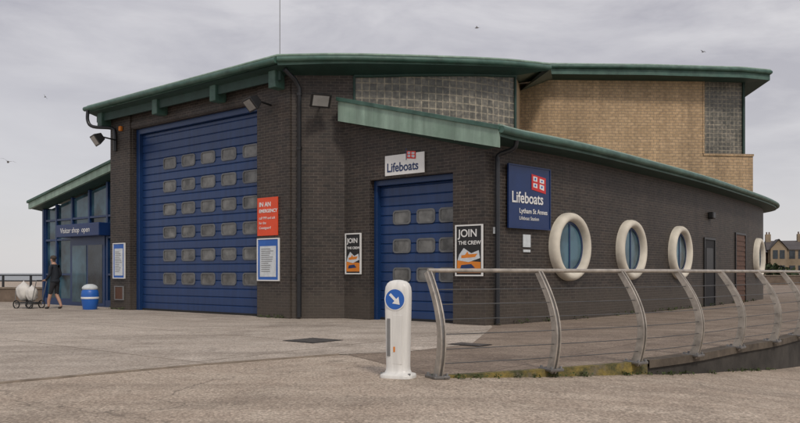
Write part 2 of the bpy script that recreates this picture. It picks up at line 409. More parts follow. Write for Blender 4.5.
def soff(name,outer,inner,mat,parent):
    vs=[];fs=[]
    n=len(outer)
    for i in range(n):
        vs+=[outer[i],inner[i]]
        if i: k=2*i; fs.append((k-2,k,k+1,k-1))
    return mk(name,vs,fs,mat,parent)
def resample(pts,n):
    P=[Vector(p) for p in pts]; d=[0]
    for i in range(1,len(P)): d.append(d[-1]+(P[i]-P[i-1]).length)
    out=[];j=0
    for k in range(n):
        t=d[-1]*k/(n-1)
        while j<len(P)-2 and d[j+1]<t: j+=1
        s=(t-d[j])/max(1e-6,d[j+1]-d[j]); out.append(tuple(P[j].lerp(P[j+1],min(1,s))))
    return out
n=24
inn=resample([(A.x,A.y,TOPZ-.02)]+[(x,y,gtop[i]-.02) for i,(x,y) in enumerate(gp)],n)
out=resample([(p[0],p[1],p[2]-hs[i]) for i,p in enumerate(edge2)],n)
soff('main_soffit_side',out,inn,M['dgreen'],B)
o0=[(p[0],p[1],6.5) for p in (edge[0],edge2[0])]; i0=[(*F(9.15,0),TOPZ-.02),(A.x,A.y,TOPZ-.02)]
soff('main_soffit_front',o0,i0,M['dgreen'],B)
mk('roof_tip_verge',[edge2[-1],(edge2[-1][0],edge2[-1][1],edge2[-1][2]-hs[-1]),(5.62,35,9.7),(7,34.4,10.1)],[(0,1,2,3)],M['dgreen'],B)
fb=Pl(F(0,-.3),-u)
pbox('eaves_board',fb,-9.0,-.1,6.2,6.46,-.04,.02,M['dgreen'],B)
for a in (-8.7,-5.6,-2.8,-.35):
    pbox('eaves_bracket',fb,a-.13,a+.13,6.02,6.5,-.3,.1,M['green'],B,.02)
gut=Pl(F(0,-.66),-u)
tube('gutter_front',[gut.p(-9.15,6.6),gut.p(.1,6.6)],.075,M['green'],B)
tube('gutter_side',[(p[0]+.0,p[1]-.06,p[2]-.1) for p in edge2],.065,M['green'],B)
tube('roof_edge_roll',[(p[0],p[1],p[2]+.01) for p in full],.035,M['lgreen'],B)
gl=[edge[0],(edge[0][0],edge[0][1],6.46),tuple((*F(9.15,13),8.9)),tuple((*F(9.15,13),9.2))]
mk('verge_left',gl,[(0,1,2,3)],M['green'],B)
tube('downpipe_left',crom([gut.p(-8.95,6.55),gut.p(-8.95,6.2),gut.p(-8.8,6.0,-.1),gut.p(-8.35,5.95,-.5),gut.p(-8.25,5.75,-.55),gut.p(-8.25,5.2,-.56)],5),.055,M['pipe'],B)
tube('downpipe_corner',[(-2.62,19.5,0.05),(-2.62,19.5,6.0),(-2.72,19.4,6.2),(-2.95,19.15,6.4)],.06,M['pipe'],B)
for z in (1.2,2.8,4.4,5.8): tube('pipe_bracket',[(-2.62,19.5,z),(-2.62,19.5,z+.08)],.075,M['black'],B)
# --- annex front
C=Vector((1.93,17.0)); annex=Pl((C.x,C.y),-u)
def atop(a): return 4.05+(-a)/4.3*1.25
pwall('annex_front_wall',annex,-4.31,0,0,atop,[(-3.43,-.88,0,3.56)],M['brick'],B,.4)
pbox('annex_frame_left',annex,-3.43,-3.32,0,3.56,-.4,-.15,M['bluef'],B,.01)
pbox('annex_frame_right',annex,-.98,-.88,0,3.56,-.4,-.15,M['bluef'],B,.01)
pbox('annex_frame_head',annex,-3.32,-.98,3.42,3.56,-.4,-.15,M['bluef'],B,.01)
slatdoor('annex_door',annex,-3.32,-.98,3.42,-.3,M['blue'],B,.24)
cs=[(a,z) for a in (-2.63,-1.88,-1.2) for z in (2.60,1.88,1.16)]
rwindows('annex_door_windows',annex,cs,.56,.36,-.302,B,M['wframe'],M['doorglass'])
K=Vector((2.15,16.3)); kf=Pl((K.x,K.y),-u)
pbox('annex_fascia',kf,-4.77,0,5.1,5.68,-.05,0,M['lgreen'],B,.0,(3.93,4.36))
pbox('annex_fascia_cap',kf,-4.8,.02,5.62,5.72,-.1,.05,M['green'],B,.01,(4.31,4.41))
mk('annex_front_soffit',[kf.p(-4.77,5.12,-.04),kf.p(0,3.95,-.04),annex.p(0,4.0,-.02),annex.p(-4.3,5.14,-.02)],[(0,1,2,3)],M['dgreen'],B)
for i in range(1,4):
    a=-4.77+i*1.2; z=4.36+(-a)/4.77*1.32
    pbox('fascia_seam_%d'%i,kf,a,a+.014,z-.48,z-.06,0,.008,M['lgreen'],B)
# --- curved wall
cw=crom([(1.93,17.0,0),(4.2,19.1,0),(6.75,21.9,0),(9.7,25.3,0),(12.8,29.2,0),(15.4,32.6,0),(16.9,34.9,0),(17.5,36.7,0),(17.4,39.5,0),(16.5,42,0)],8)
polywall('curved_wall',[(p.x,p.y) for p in cw],-.05,4.22,M['brick'],B,0,True)
def offs(pts,d):
    o=[]
    for i,p in enumerate(pts):
        t=(pts[min(i+1,len(pts)-1)]-pts[max(i-1,0)]).normalized(); o.append(p+Vector((t.y,-t.x,0))*d)
    return o
eo=offs(cw,.55); eo[0]=Vector((K.x,K.y,0)); eo[1]=eo[1]*.6+Vector((K.x+.2,K.y+.25,0))*.4
ez=4.38
eaves=[(p.x,p.y,ez) for p in eo]
fascia('curved_eave_fascia',eaves,.2,M['green'],B)
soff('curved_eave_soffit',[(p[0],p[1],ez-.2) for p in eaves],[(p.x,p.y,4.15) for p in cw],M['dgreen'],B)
tube('curved_gutter',[(p.x,p.y,ez-.06) for p in offs(eo,.06)],.08,M['green'],B)
tube('curved_eave_roll',[(p[0],p[1],ez+.03) for p in eaves],.035,M['lgreen'],B)
fr_o=resample([tuple(kf.p(-4.77,5.70)),tuple(kf.p(0,4.39))],10); fr_i=resample([(-1.5,19.75,5.62),(.3,19.95,5.45),(1.9,20.45,5.32),(3.3,21.3,5.2)],10)
soff('annex_roof_front',fr_o,fr_i,M['green'],B)
si_o=resample([(p[0],p[1],ez+.02) for p in eaves],40); si_i=resample([(3.3,21.3,5.2),(4.9,30,5.4),(6.0,34.2,5.6),(14,34.9,5.5),(16.4,35.2,4.9),(16.5,38,4.6),(15.8,41,4.5)],40)
soff('annex_roof_side',si_o,si_i,M['green'],B)
dp=offs(cw,.1)
q=dp[1]; tube('downpipe_annex',crom([(q.x+.35,q.y-.25,4.2),(q.x+.3,q.y-.2,4.02),(q.x-.02,q.y-.03,3.9),(q.x-.05,q.y-.05,3.7)],4)+[(q.x-.05,q.y-.05,.05)],.055,M['pipe'],B)
# --- upper buff storey
m0=Vector((3.0,35.3));m1=Vector((PX(548,34.7),34.7));m2=Vector((PX(703,35.0),35.0));m3=Vector((PX(753,35.25),35.25));m2b=Vector((PX(745,35.21),35.21))
UT=10.15
polywall('upper_wall_angled',[m0,m1],3.9,UT,M['buff'],B,smooth=False)
polywall('upper_wall_main',[m1,m2],3.9,UT,M['buff'],B,3,smooth=False)
polywall('upper_wall_lower_band',[m2,m3],3.9,6.75,M['buff'],B,9,smooth=False)
r2=Pl((m2.x,m2.y),(m3.x-m2.x,m3.y-m2.y)); w2=(m2b-m2).length
mk('upper_glass_blocks',[r2.p(0,6.75,-.12),r2.p(w2,6.75,-.12),r2.p(w2,UT,-.12),r2.p(0,UT,-.12)],[(0,1,2,3)],M['gblock'],B,[(0,0),(w2,0),(w2,3.4),(0,3.4)])
pbox('upper_sill',r2,0,(m3-m2).length+.02,6.68,6.78,-.25,.05,M['buff'],B)
pbox('upper_corner_frame',r2,w2-.08,w2+.02,6.78,UT,-.2,-.02,M['dgreen'],B)
pbox('upper_jamb',r2,-.02,.06,6.78,UT,-.14,.03,M['buff'],B)
polywall('upper_end_wall',[m3,(16.3,41.5)],3.9,6.75,M['buff'],B,smooth=False)
polywall('upper_end_glass',[m2b,(15.9,41.5)],6.75,UT,M['gblock'],B,smooth=False)
ue=[(PX(470,34.1),34.1,10.62),(PX(548,33.85),33.85,10.60),(PX(650,33.95),33.95,10.58),(PX(742,34.1),34.1,10.5),(PX(770,34.4),34.4,10.46),(17.3,38,10.4),(16.9,42,10.4)]
fascia('upper_roof_fascia',ue,.42,M['green'],B)
tube('upper_roof_gutter',[(p[0],p[1]-.07,p[2]-.08) for p in ue],.09,M['green'],B)
tube('upper_roof_roll',[(p[0],p[1],p[2]+.03) for p in ue],.05,M['lgreen'],B)
mesh_tri('upper_roof_top',ue+[(2.5,42,10.6),(2.5,34.2,10.6)],M['green'],B)
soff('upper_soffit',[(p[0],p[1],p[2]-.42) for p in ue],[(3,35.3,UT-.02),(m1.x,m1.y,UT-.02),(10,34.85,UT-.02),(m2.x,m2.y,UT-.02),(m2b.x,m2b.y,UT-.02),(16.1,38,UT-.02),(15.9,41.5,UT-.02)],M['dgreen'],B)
# --- portholes, doors on curved wall
def wall_at(px):
    r=(px-400)/FPX
    for i in range(len(cw)-1):
        a,b=cw[i],cw[i+1]; fa=a.x-r*a.y; fb_=b.x-r*b.y
        if fa<=0<=fb_:
            s=fa/(fa-fb_); p=a.lerp(b,s)
            t=(cw[min(i+2,len(cw)-1)]-cw[max(i-1,0)]).normalized()
            return p,Pl((p.x,p.y),(t.x,t.y))
def porthole(px,zc,R=.87):
    p,pl=wall_at(px)
    segs=56; prof=[(R,-.10),(R,.08),(R-.015,.15),(R-.05,.20),(R-.10,.22),(R-.15,.215),(R-.195,.18),(R-.22,.10),(R-.23,.0)]
    vs=[];fs=[]
    k=len(prof)
    for i in range(segs):
        a=2*math.pi*i/segs
        for (r,n_) in prof: vs.append(pl.p(r*math.cos(a),zc+r*math.sin(a),n_))
    for i in range(segs):
        j=(i+1)%segs
        for m in range(k-1): fs.append((i*k+m,j*k+m,j*k+m+1,i*k+m+1))
    mk('porthole_surround',vs,fs,M['cream'],B,smooth=True)
    def ring(r0,r1,n_,mat,nm):
        vs=[];fs=[]
        for i in range(segs):
            a=2*math.pi*i/segs
            vs+=[pl.p(r0*math.cos(a),zc+r0*math.sin(a),n_),pl.p(r1*math.cos(a),zc+r1*math.sin(a),n_)]
        for i in range(segs):
            j=(i+1)%segs; fs.append((2*i,2*j,2*j+1,2*i+1))
        mk(nm,vs,fs,mat,B)
    ring(R-.21,R-.29,.05,M['bluef'],'porthole_frame')
    mk('porthole_glass',[pl.p((R-.28)*math.cos(2*math.pi*i/segs),zc+(R-.28)*math.sin(2*math.pi*i/segs),.035) for i in range(segs)],[tuple(range(segs))],M['glass'],B)
    pbox('porthole_mullion',pl,-.025,.025,zc-R+.29,zc+R-.29,.036,.055,M['bluef'],B)
for px in (568,629,678,757): porthole(px,1.87)
def cdoor(px,w,h,mat,nm):
    p,pl=wall_at(px)
    pbox(nm,pl,-w/2,w/2,0,h,-.1,.015,mat,B)
    pbox(nm+'_frame_l',pl,-w/2-.07,-w/2,0,h+.07,-.1,.05,M['black'],B); pbox(nm+'_frame_r',pl,w/2,w/2+.07,0,h+.07,-.1,.05,M['black'],B)
    pbox(nm+'_head',pl,-w/2,w/2,h,h+.07,-.1,.05,M['black'],B)
    return pl
pl_=cdoor(709,1.2,2.4,M['reveal'],'side_door')
pbox('door_panel',pl_,-.4,.4,1.2,2.1,.015,.03,M['black'],B)
pl_=cdoor(740,1.5,2.75,M['brownd'],'louvre_door')
for i in range(12): pbox('louvre',pl_,-.68,.68,.3+i*.2,.4+i*.2,.015,.04,M['brownd'],B)
p,pl_=wall_at(709)
pbox('bulkhead_lamp',pl_,-.16,.16,3.15,3.4,0,.2,M['black'],B,.04)
p,pl_=wall_at(526); pbox('small_plate',pl_,-.14,.14,1.82,2.12,.01,.03,M['paper'],B); pbox('small_plate_b',pl_,-.13,.13,1.7,1.76,.01,.03,M['paper'],B)
p,pl_=wall_at(495); pbox('letter_box',pl_,-.08,.08,2.1,2.25,.01,.06,M['paper'],B)
# --- entrance extension
ex=Pl(F(0,.6),-u)
def etop(a): return 4.6-(-a-8.6)/5.7*.95
colsA=[-14.3,-13.45,-12.3,-11.1,-9.9,-8.62]
mk('entrance_glazing',[ex.p(-14.3,.25,-.06),ex.p(-8.6,.25,-.06),ex.p(-8.6,4.55,-.06),ex.p(-14.3,3.6,-.06)],[(0,1,2,3)],M['glass'],B)
pbox('entrance_plinth',ex,-14.3,-8.6,0,.25,-.1,.04,M['bluef'],B)
for i,a in enumerate(colsA):
    pbox('mullion_%d'%i,ex,a-.05,a+.05,.25,etop(a),-.1,.03,M['bluef'],B)
for z in (1.15,2.45,3.2): pbox('transom_%d'%int(z*10),ex,-14.25,-8.65,z-.035,z+.035,-.1,.022,M['bluef'],B)
pbox('corner_panel',ex,-14.45,-14.33,0,etop(-14.3),-.2,.06,M['bluef'],B)
pbox('door_surround',ex,-12.35,-10.0,.05,2.5,.0,.05,M['bluef'],B)
pbox('door_leaf_glass_l',ex,-12.2,-11.22,.15,2.2,.05,.06,M['glass'],B); pbox('door_leaf_glass_r',ex,-11.1,-10.15,.15,2.2,.05,.06,M['glassd'],B)
pbox('entrance_canopy',ex,-12.6,-9.7,2.5,2.95,.0,.45,M['sblue'],B,.02)
txt('canopy_text','Visitor shop  open',ex,-12.3,2.64,.27,M['white'],B,.456)
xf=Pl(F(0,.15),-u)
pbox('extension_fascia',xf,-14.75,-8.62,3.66,3.92,-.1,0,M['lgreen'],B,0,(4.70,5.0))
pbox('extension_gutter',xf,-14.8,-8.62,3.88,3.98,-.16,.06,M['green'],B,.02,(4.96,5.06))
r0=[xf.p(-14.75,3.93,-.1),xf.p(-8.6,4.99,-.1),xf.p(-8.6,4.99,-6),xf.p(-14.75,3.93,-6)]
mk('extension_roof',r0,[(0,1,2,3)],M['green'],B)
mk('extension_soffit',[xf.p(-14.75,3.68,-.06),xf.p(-8.6,4.72,-.06),ex.p(-8.6,4.62,-.07),ex.p(-14.7,3.6,-.07)],[(0,1,2,3)],M['dgreen'],B)
e1=ex.p(-14.4,0,-.1); e2=ex.p(-14.4,0,-6)
mk('extension_side',[e1,e2,e2+Vector((0,0,3.7)),e1+Vector((0,0,3.7))],[(0,1,2,3)],M['brick'],B,[(0,0),(6,0),(6,3.8),(0,3.8)])
def flood(pl,a,z,n0=.55,tilt=.35,w=.55,nm='floodlight',yaw=0):
    tube(nm+'_arm',[pl.p(a,z+.05,0),pl.p(a,z+.1,n0-.1)],.025,M['black'],B)
    pbox(nm+'_bracket',pl,a-.08,a+.08,z-.05,z+.18,0,.04,M['black'],B)
    Rm=Matrix.Rotation(yaw,3,'Z')
    c=pl.p(a,z,n0); up=Vector((0,0,1)); d=(Rm@pl.n*math.cos(tilt)-up*math.sin(tilt)); t=Rm@pl.r; w2=d.cross(t)
    def P(x,y,zz): return c+t*x+w2*y+d*zz
    h=.19
    vs=[P(-w/2*.7,-h*.6,-.16),P(w/2*.7,-h*.6,-.16),P(w/2*.7,h*.6,-.16),P(-w/2*.7,h*.6,-.16),P(-w/2,-h,.1),P(w/2,-h,.1),P(w/2,h,.1),P(-w/2,h,.1)]
    bev(mk(nm+'_body',vs,[(0,3,2,1),(0,1,5,4),(1,2,6,5),(2,3,7,6),(3,0,4,7),(4,5,6,7)],M['black'],B),.02)
    mk(nm+'_lens',[P(-w/2+.07,-h+.05,.104),P(w/2-.07,-h+.05,.104),P(w/2-.07,h-.05,.104),P(-w/2+.07,h-.05,.104)],[(0,1,2,3)],M['lens'],B)
flood(front,-.75,5.62,.7,.7,.6,yaw=-.35); flood(turn,.75,5.62,.55,.6,.55,yaw=.3); flood(front,-8.2,5.5,.75,.6,.6,yaw=-.3)
pbox('alarm_box',front,-7.98,-7.85,5.82,5.98,.06,.16,M['orange'],B,.03)
tube('radio_mast',[(-3.3,20.6,6.6),(-3.3,20.6,10.2)],.010,M['grey'],B)
# --- signs
def board(name,pl,a0,a1,z0,z1,n,mat,border=None):
    e=empty(name,pl.p((a0+a1)/2,z0,n))
    pbox('panel',pl,a0,a1,z0,z1,n,n+.03,mat,e,.004)
    if border: 
        w=.03
        for nm,x in (('l',(a0-w,a0,z0-w,z1+w)),('r',(a1,a1+w,z0-w,z1+w)),('t',(a0,a1,z1,z1+w)),('b',(a0,a1,z0-w,z0))):
            pbox('frame_'+nm,pl,x[0],x[1],x[2],x[3],n,n+.045,border,e)
    return e
def lines(e,pl,a0,a1,z0,z1,n,cnt,mat,h=.5):
    random.seed(int(a0*100)+cnt)
    d=(z1-z0)/cnt
    for i in range(cnt):
        L=random.uniform(.55,1)
        quad('text_line_%d'%i,pl,[(a0,z1-d*i-d*h),(a0+(a1-a0)*L,z1-d*i-d*h),(a0+(a1-a0)*L,z1-d*i),(a0,z1-d*i)],mat,e,n)
e=board('emergency_sign',front,-1.25,-.45,2.2,3.22,.07,M['red'])
txt('heading','IN AN',front,-1.17,2.98,.17,M['white'],e,.105,bold=.004); txt('heading_b','EMERGENCY',front,-1.17,2.82,.125,M['white'],e,.105,bold=.003)
for i,s_ in enumerate(('call 999 and ask','for the','Coastguard')): txt('text_%d'%i,s_,front,-1.17,2.64-.13*i,.1,M['white'],e,.105)
e=board('notice_board',front,-1.22,-.42,1.02,2.1,.07,M['nblue'],M['white'])
quad('sheet',front,[(-1.14,1.1),(-.5,1.1),(-.5,1.92),(-1.14,1.92)],M['paper'],e,.104)
lines(e,front,-1.08,-.58,1.2,1.85,.108,12,M['grey'],.3)
e=board('notice_board',front,-8.35,-7.72,1.05,2.15,.07,M['nblue'],M['white'])
quad('sheet',front,[(-8.28,1.12),(-7.79,1.12),(-7.79,2.0),(-8.28,2.0)],M['paper'],e,.104)
lines(e,front,-8.24,-7.85,1.2,1.9,.108,12,M['grey'],.3)
e=board('brass_plaque',front,-8.25,-7.8,.35,.75,.07,M['brownd'],M['grey'])
def flagmark(e,pl,a,z,s,n):
    quad('flag_l',pl,[(a,z),(a+s*.9,z-s*.12),(a+s*.9,z+s*.5),(a,z+s*.6)],M['redf'],e,n)
    for k,(x0,x1,y0,y1,y2,y3) in enumerate(((.1,.35,.1,.07,.24,.26),(.5,.78,.06,.0,.2,.24),(.1,.35,.34,.32,.5,.52),(.5,.78,.3,.27,.42,.46))):
        quad('flag_white_%d'%k,pl,[(a+s*x0,z+s*y0),(a+s*x1,z+s*y1),(a+s*x1,z+s*y2),(a+s*x0,z+s*y3)],M['white'],e,n+.003)
        xm=(x0+x1)/2; quad('flag_blue_%d'%k,pl,[(a+s*(xm-.05),z+s*(y0+.03)),(a+s*(xm+.05),z+s*(y0+.03)),(a+s*(xm+.05),z+s*(y2-.03)),(a+s*(xm-.05),z+s*(y2-.03))],M['nblue'],e,n+.005)
e=board('lifeboats_white_sign',annex,-2.9,-1.68,3.62,4.12,.02,M['white'])
txt('lettering','Lifeboats',annex,-2.84,3.71,.31,M['sblue'],e,.055,bold=.005,sx=.88)
flagmark(e,annex,-2.2,4.0,.3,.06); quad('flag_pole',annex,[(-2.23,3.96),(-2.21,3.96),(-2.21,4.25),(-2.23,4.25)],M['sblue'],e,.06)
p,sp=wall_at(527)
sp=Pl((p.x,p.y),(sp.r.x,sp.r.y))
wS=.78
e=board('lifeboats_blue_sign',sp,-wS,wS,2.28,3.72,.06,M['sblue'],M['sblue'])
txt('lettering','Lifeboats',sp,-.70,2.86,.37,M['white'],e,.1,bold=.005,sx=.90)
txt('lettering_b','Lytham St Annes',sp,-.42,2.62,.16,M['white'],e,.1,bold=.002); txt('lettering_c','Lifeboat Station',sp,-.42,2.46,.12,M['white'],e,.1)
flagmark(e,sp,.05,3.2,.62,.1)
def poster(pl,a0,a1,z0,z1):
    e=board('framed_poster',pl,a0,a1,z0,z1,.03,M['black'],M['white']); w=a1-a0;h=z1-z0
    quad('photo_area',pl,[(a0+.03*w,z0+.04*h),(a1-.03*w,z0+.04*h),(a1-.03*w,z0+.26*h),(a0+.03*w,z0+.3*h)],M['orange'],e,.064)
    txt('heading','JOIN',pl,a0+.08*w,z1-.22*h,w*.36,M['white'],e,.066,bold=.003); txt('heading_b','THE CREW',pl,a0+.08*w,z1-.38*h,w*.18,M['white'],e,.066,bold=.002)
    quad('photo_spray',pl,[(a0+.05*w,z0+.3*h),(a0+.5*w,z0+.26*h),(a0+.95*w,z0+.34*h),(a0+.9*w,z0+.5*h),(a0+.6*w,z0+.44*h),(a0+.3*w,z0+.55*h),(a0+.12*w,z0+.42*h)],M['paper'],e,.066)
    quad('photo_boat',pl,[(a0+.2*w,z0+.34*h),(a0+.75*w,z0+.36*h),(a0+.85*w,z0+.43*h),(a0+.5*w,z0+.42*h),(a0+.45*w,z0+.48*h),(a0+.35*w,z0+.41*h),(a0+.2*w,z0+.4*h)],M['orange'],e,.068)
    quad('photo_hull',pl,[(a0+.15*w,z0+.12*h),(a0+.75*w,z0+.14*h),(a0+.6*w,z0+.22*h),(a0+.2*w,z0+.2*h)],M['sblue'],e,.068)
poster(annex,-.74,-.06,1.16,2.28); poster(annex,-4.2,-3.72,1.2,2.2)
# ================================================================ RAILING
R=empty('curved_handrail',(.42,8.6,0))
rp=[Vector((x,y,0)) for x,y in rail_ctrl+[(11,18.9)]]
tops=[];wires=[[] for _ in range(6)]
def prof(s): return .15*math.sin(math.pi*s)-.24*s*s
H=1.2
def tang(i):
    return (rp[min(i+1,len(rp)-1)]-rp[max(i-1,0)]).normalized()
for i,p in enumerate(rp):
    t=tang(i); nn=Vector((t.y,-t.x,0)); base=p+nn*.02
    K2=18
    for side,th0,th1,mt,wd in (('a',-.034,-.016,'steel',.062),('b',.016,.034,'steel',.062),('web',-.0155,.0155,'rail',.045)):
        vs=[];fs=[]
        for k in range(K2+1):
            s=k/K2; z=-.02+s*(H+.03); c=base+nn*prof(s)+Vector((0,0,z)); w=wd-.022*s
            ds=.01; tn=(nn*(prof(min(1,s+ds))-prof(max(0,s-ds)))+Vector((0,0,2*ds*H))).normalized(); wn=tn.cross(t).normalized()
            vs+=[c-wn*w+t*th0,c+wn*w+t*th0,c+wn*w+t*th1,c-wn*w+t*th1]
            if k:
                b=4*k
                for m in range(4): fs.append((b-4+m,b-4+(m+1)%4,b+(m+1)%4,b+m))
        fs.append((4*K2,4*K2+1,4*K2+2,4*K2+3))
        o=mk('post_%d_%s'%(i,side),vs,fs,M[mt],R)
        if side!='web': bev(o,.004)
    plb=Pl((base.x,base.y),(t.x,t.y)); pbox('base_plate_%d'%i,plb,-.1,.1,.0,.035,-.13,.13,M['rail'],R,.008)
    for q in (-.07,.07):
        for qq in (-.1,.1): pbox('bolt',plb,q-.012,q+.012,.035,.06,qq-.012,qq+.012,M['grey'],R)
    tops.append(base+nn*prof(1)+Vector((0,0,H+.03)))
    for w_ in range(6):
        s=(.14+w_*.14); wires[w_].append(base+nn*prof(s)+Vector((0,0,s*H)))
tube('top_rail',crom(tops,6),.026,M['steel'],R)
for k,wp in enumerate(wires): tube('wire_%d'%k,crom(wp,4),.0055,M['wire'],R)
# ================================================================ BOLLARD
bo=empty('traffic_bollard',(0,8.65,0))
bl=Pl((-.02,8.65),(.93,-.36))
def loft(name,pl,rings,mat,parent,seg=36,pw=3.2,smooth=True):
    vs=[];fs=[]
    for (z,w,d) in rings:
        for i in range(seg):
            a=2*math.pi*i/seg; c,s=math.cos(a),math.sin(a)
            x=abs(c)**(2/pw)*math.copysign(1,c)*w/2; y=abs(s)**(2/pw)*math.copysign(1,s)*d/2
            vs.append(pl.p(x,z,y))
    for r in range(len(rings)-1):
        for i in range(seg):
            j=(i+1)%seg; fs.append((r*seg+i,r*seg+j,(r+1)*seg+j,(r+1)*seg+i))
    fs.append(tuple((len(rings)-1)*seg+i for i in range(seg)))
    return mk(name,vs,fs,mat,parent,smooth=smooth)
loft('shell',bl,[(0,.40,.32),(.03,.40,.32),(.045,.385,.30),(.055,.30,.235),(.09,.275,.21),(.13,.27,.20),(.5,.285,.20),(.9,.305,.20),(.99,.305,.195),(1.04,.29,.185),(1.08,.25,.16),(1.105,.19,.12),(1.118,.10,.07),(1.122,.03,.02)],M['bollardw'],bo)
def disc(nm,a,z,r,n,mat,seg=40):
    mk(nm,[bl.p(a+r*math.cos(2*math.pi*i/seg),z+r*math.sin(2*math.pi*i/seg),n) for i in range(seg)],[tuple(range(seg))],mat,bo)
disc('sign_white_rim',-.0,.90,.128,.105,M['white']); disc('sign_blue_disc',-.0,.90,.115,.108,M['nblue'])
ar=[(-.085,.016),(.01,.016),(.01,.055),(.085,0),(.01,-.055),(.01,-.016),(-.085,-.016)]
th=math.radians(-45); quad('arrow',bl,[(x*math.cos(th)-y*math.sin(th),.90+x*math.sin(th)+y*math.cos(th)) for x,y in ar],M['white'],bo,.111)
pbox('reflector_strip',bl,-.10,-.06,.25,.68,.098,.104,M['grey'],bo,.004)
pbox('recess_panel',bl,-.03,.085,.16,.72,.097,.102,M['bollardw'],bo,.006)
pbox('fixing_slot',bl,-.02,.0,.3,.36,.1025,.106,M['orange'],bo)
for sx in (-.17,.17): pbox('base_bolt',bl,sx-.012,sx+.012,.03,.06,.08,.104,M['grey'],bo)
# ================================================================ COLLECTION BIN
Yb=24.6; Xb=PX(90,Yb)
cb=empty('blue_collection_bin',(Xb,Yb,0)); cp=Pl((Xb,Yb),(.85,-.53))
loft('barrel',cp,[(0,.40,.40),(.05,.44,.44),(.3,.52,.52),(.5,.54,.54),(.62,.50,.50),(.66,.44,.44)],M['nblue'],cb,28,2.1)
loft('lid',cp,[(.66,.46,.46),(.70,.50,.50),(.74,.48,.48),(.80,.36,.36),(.84,.16,.16)],M['paper'],cb,28,2.0)
loft('band',cp,[(.36,.545,.545),(.40,.55,.55),(.42,.55,.55)],M['white'],cb,28,2.1)
# ================================================================ PERSON
Yp=25.0; Xp=PX(55,Yp)
fw=Vector((-.94,.34,0)).normalized(); sd=Vector((-fw.y,fw.x,0)); PB=Vector((Xp,Yp,0))
person=empty('walking_person',PB)
def W(x,y,z): return PB+fw*x+sd*y+Vector((0,0,z))
def skinmesh(name,J,Ed,matf,root=0,sub=2):
    me=bpy.data.meshes.new(name); me.from_pydata([j[0] for j in J],Ed,[])
    o=bpy.data.objects.new(name,me); COL.objects.link(o)
    sm=o.modifiers.new('skin','SKIN'); o.modifiers.new('s','SUBSURF').levels=sub
    for i,j in enumerate(J):
        r=j[1]; me.skin_vertices[0].data[i].radius=(r if isinstance(r,tuple) else (r,r))
    me.skin_vertices[0].data[root].use_root=True
    dg=bpy.context.evaluated_depsgraph_get(); dg.update()
    m2_=bpy.data.meshes.new_from_object(o.evaluated_get(dg)); bpy.data.objects.remove(o)
    ms=['cloth','short','skin','shoe','hair']
    for q in ms: m2_.materials.append(M[q])
    for p in m2_.polygons: p.use_smooth=True; p.material_index=ms.index(matf(p.center))
    for vv in m2_.vertices: vv.co=W(*vv.co)
    ob=bpy.data.objects.new(name,m2_); COL.objects.link(ob); par(ob,person); return ob
J=[((0,0,.93),(.14,.12)),((0,0,1.08),(.135,.12)),((.02,0,1.27),(.155,.125)),((.03,0,1.42),(.12,.09)),((.05,0,1.52),(.055,.055)),((.075,0,1.60),(.07,.075)),((.085,0,1.68),(.085,.095)),((.075,0,1.745),(.06,.07)),
 ((.03,.17,1.41),.062),((-.01,.23,1.15),.05),((.17,.20,.99),.036),((.23,.19,.965),.028),
 ((.03,-.17,1.41),.062),((-.02,-.23,1.15),.05),((.15,-.21,.97),.036),((.21,-.2,.94),.028),
 ((0,.09,.86),.095),((.10,.10,.50),.062),((.17,.10,.27),.055),((.17,.10,.09),.038),((.20,.10,.045),.042),((.32,.11,.035),.036),
 ((0,-.09,.86),.095),((.03,-.10,.48),.062),((-.09,-.10,.28),.055),((-.17,-.10,.10),.038),((-.15,-.10,.05),.042),((-.03,-.11,.035),.036)]
Ed=[(0,1),(1,2),(2,3),(3,4),(4,5),(5,6),(6,7),(3,8),(8,9),(9,10),(10,11),(3,12),(12,13),(13,14),(14,15),(0,16),(16,17),(17,18),(18,19),(19,20),(20,21),(0,22),(22,23),(23,24),(24,25),(25,26),(26,27)]
def mf(c):
    if c.z<.09: return 'shoe'
    if c.z<.5: return 'skin'
    if c.z<.92 and abs(c.y)<.18 : return 'short'
    if c.z>1.49:
        if c.z>1.69 or (c.x<.05 and c.z>1.57): return 'hair'
        return 'skin'
    if c.x>.19 and c.z<1.1: return 'skin'
    return 'cloth'
skinmesh('body',J,Ed,mf)
for s_,wx,wy,wz in ((1,.24,.19,.962),(-1,.22,-.20,.938)):
    JJ=[((wx-.02,wy,wz),(.024,.03)),((wx+.05,wy,wz-.005),(.018,.034))]; EE=[(0,1)]
    for f_ in range(4):
        b=len(JJ); yy=wy+(f_-1.5)*.021; L=(.036,.042,.04,.03)[f_]
        JJ+=[((wx+.055,yy,wz-.004),.009),((wx+.055+L,yy,wz-.018),.0085),((wx+.06+L,yy,wz-.018-L*.8),.0075)]
        EE+=[(1,b),(b,b+1),(b+1,b+2)]
    b=len(JJ); JJ+=[((wx+.02,wy-s_*.035,wz-.01),.010),((wx+.06,wy-s_*.045,wz-.03),.008)]; EE+=[(0,b),(b,b+1)]
    skinmesh('hand',JJ,EE,lambda c:'skin',0,1)
def ell(nm,c,r,mat,seg=12):
    bm=bmesh.new(); bmesh.ops.create_uvsphere(bm,u_segments=seg,v_segments=8,radius=1)
    me=bpy.data.meshes.new(nm)
    for q in bm.verts: q.co=W(c[0]+q.co.x*r[0],c[1]+q.co.y*r[1],c[2]+q.co.z*r[2])
    for f in bm.faces: f.smooth=True
    bm.to_mesh(me); bm.free(); me.materials.append(mat); o=bpy.data.objects.new(nm,me); COL.objects.link(o); par(o,person)
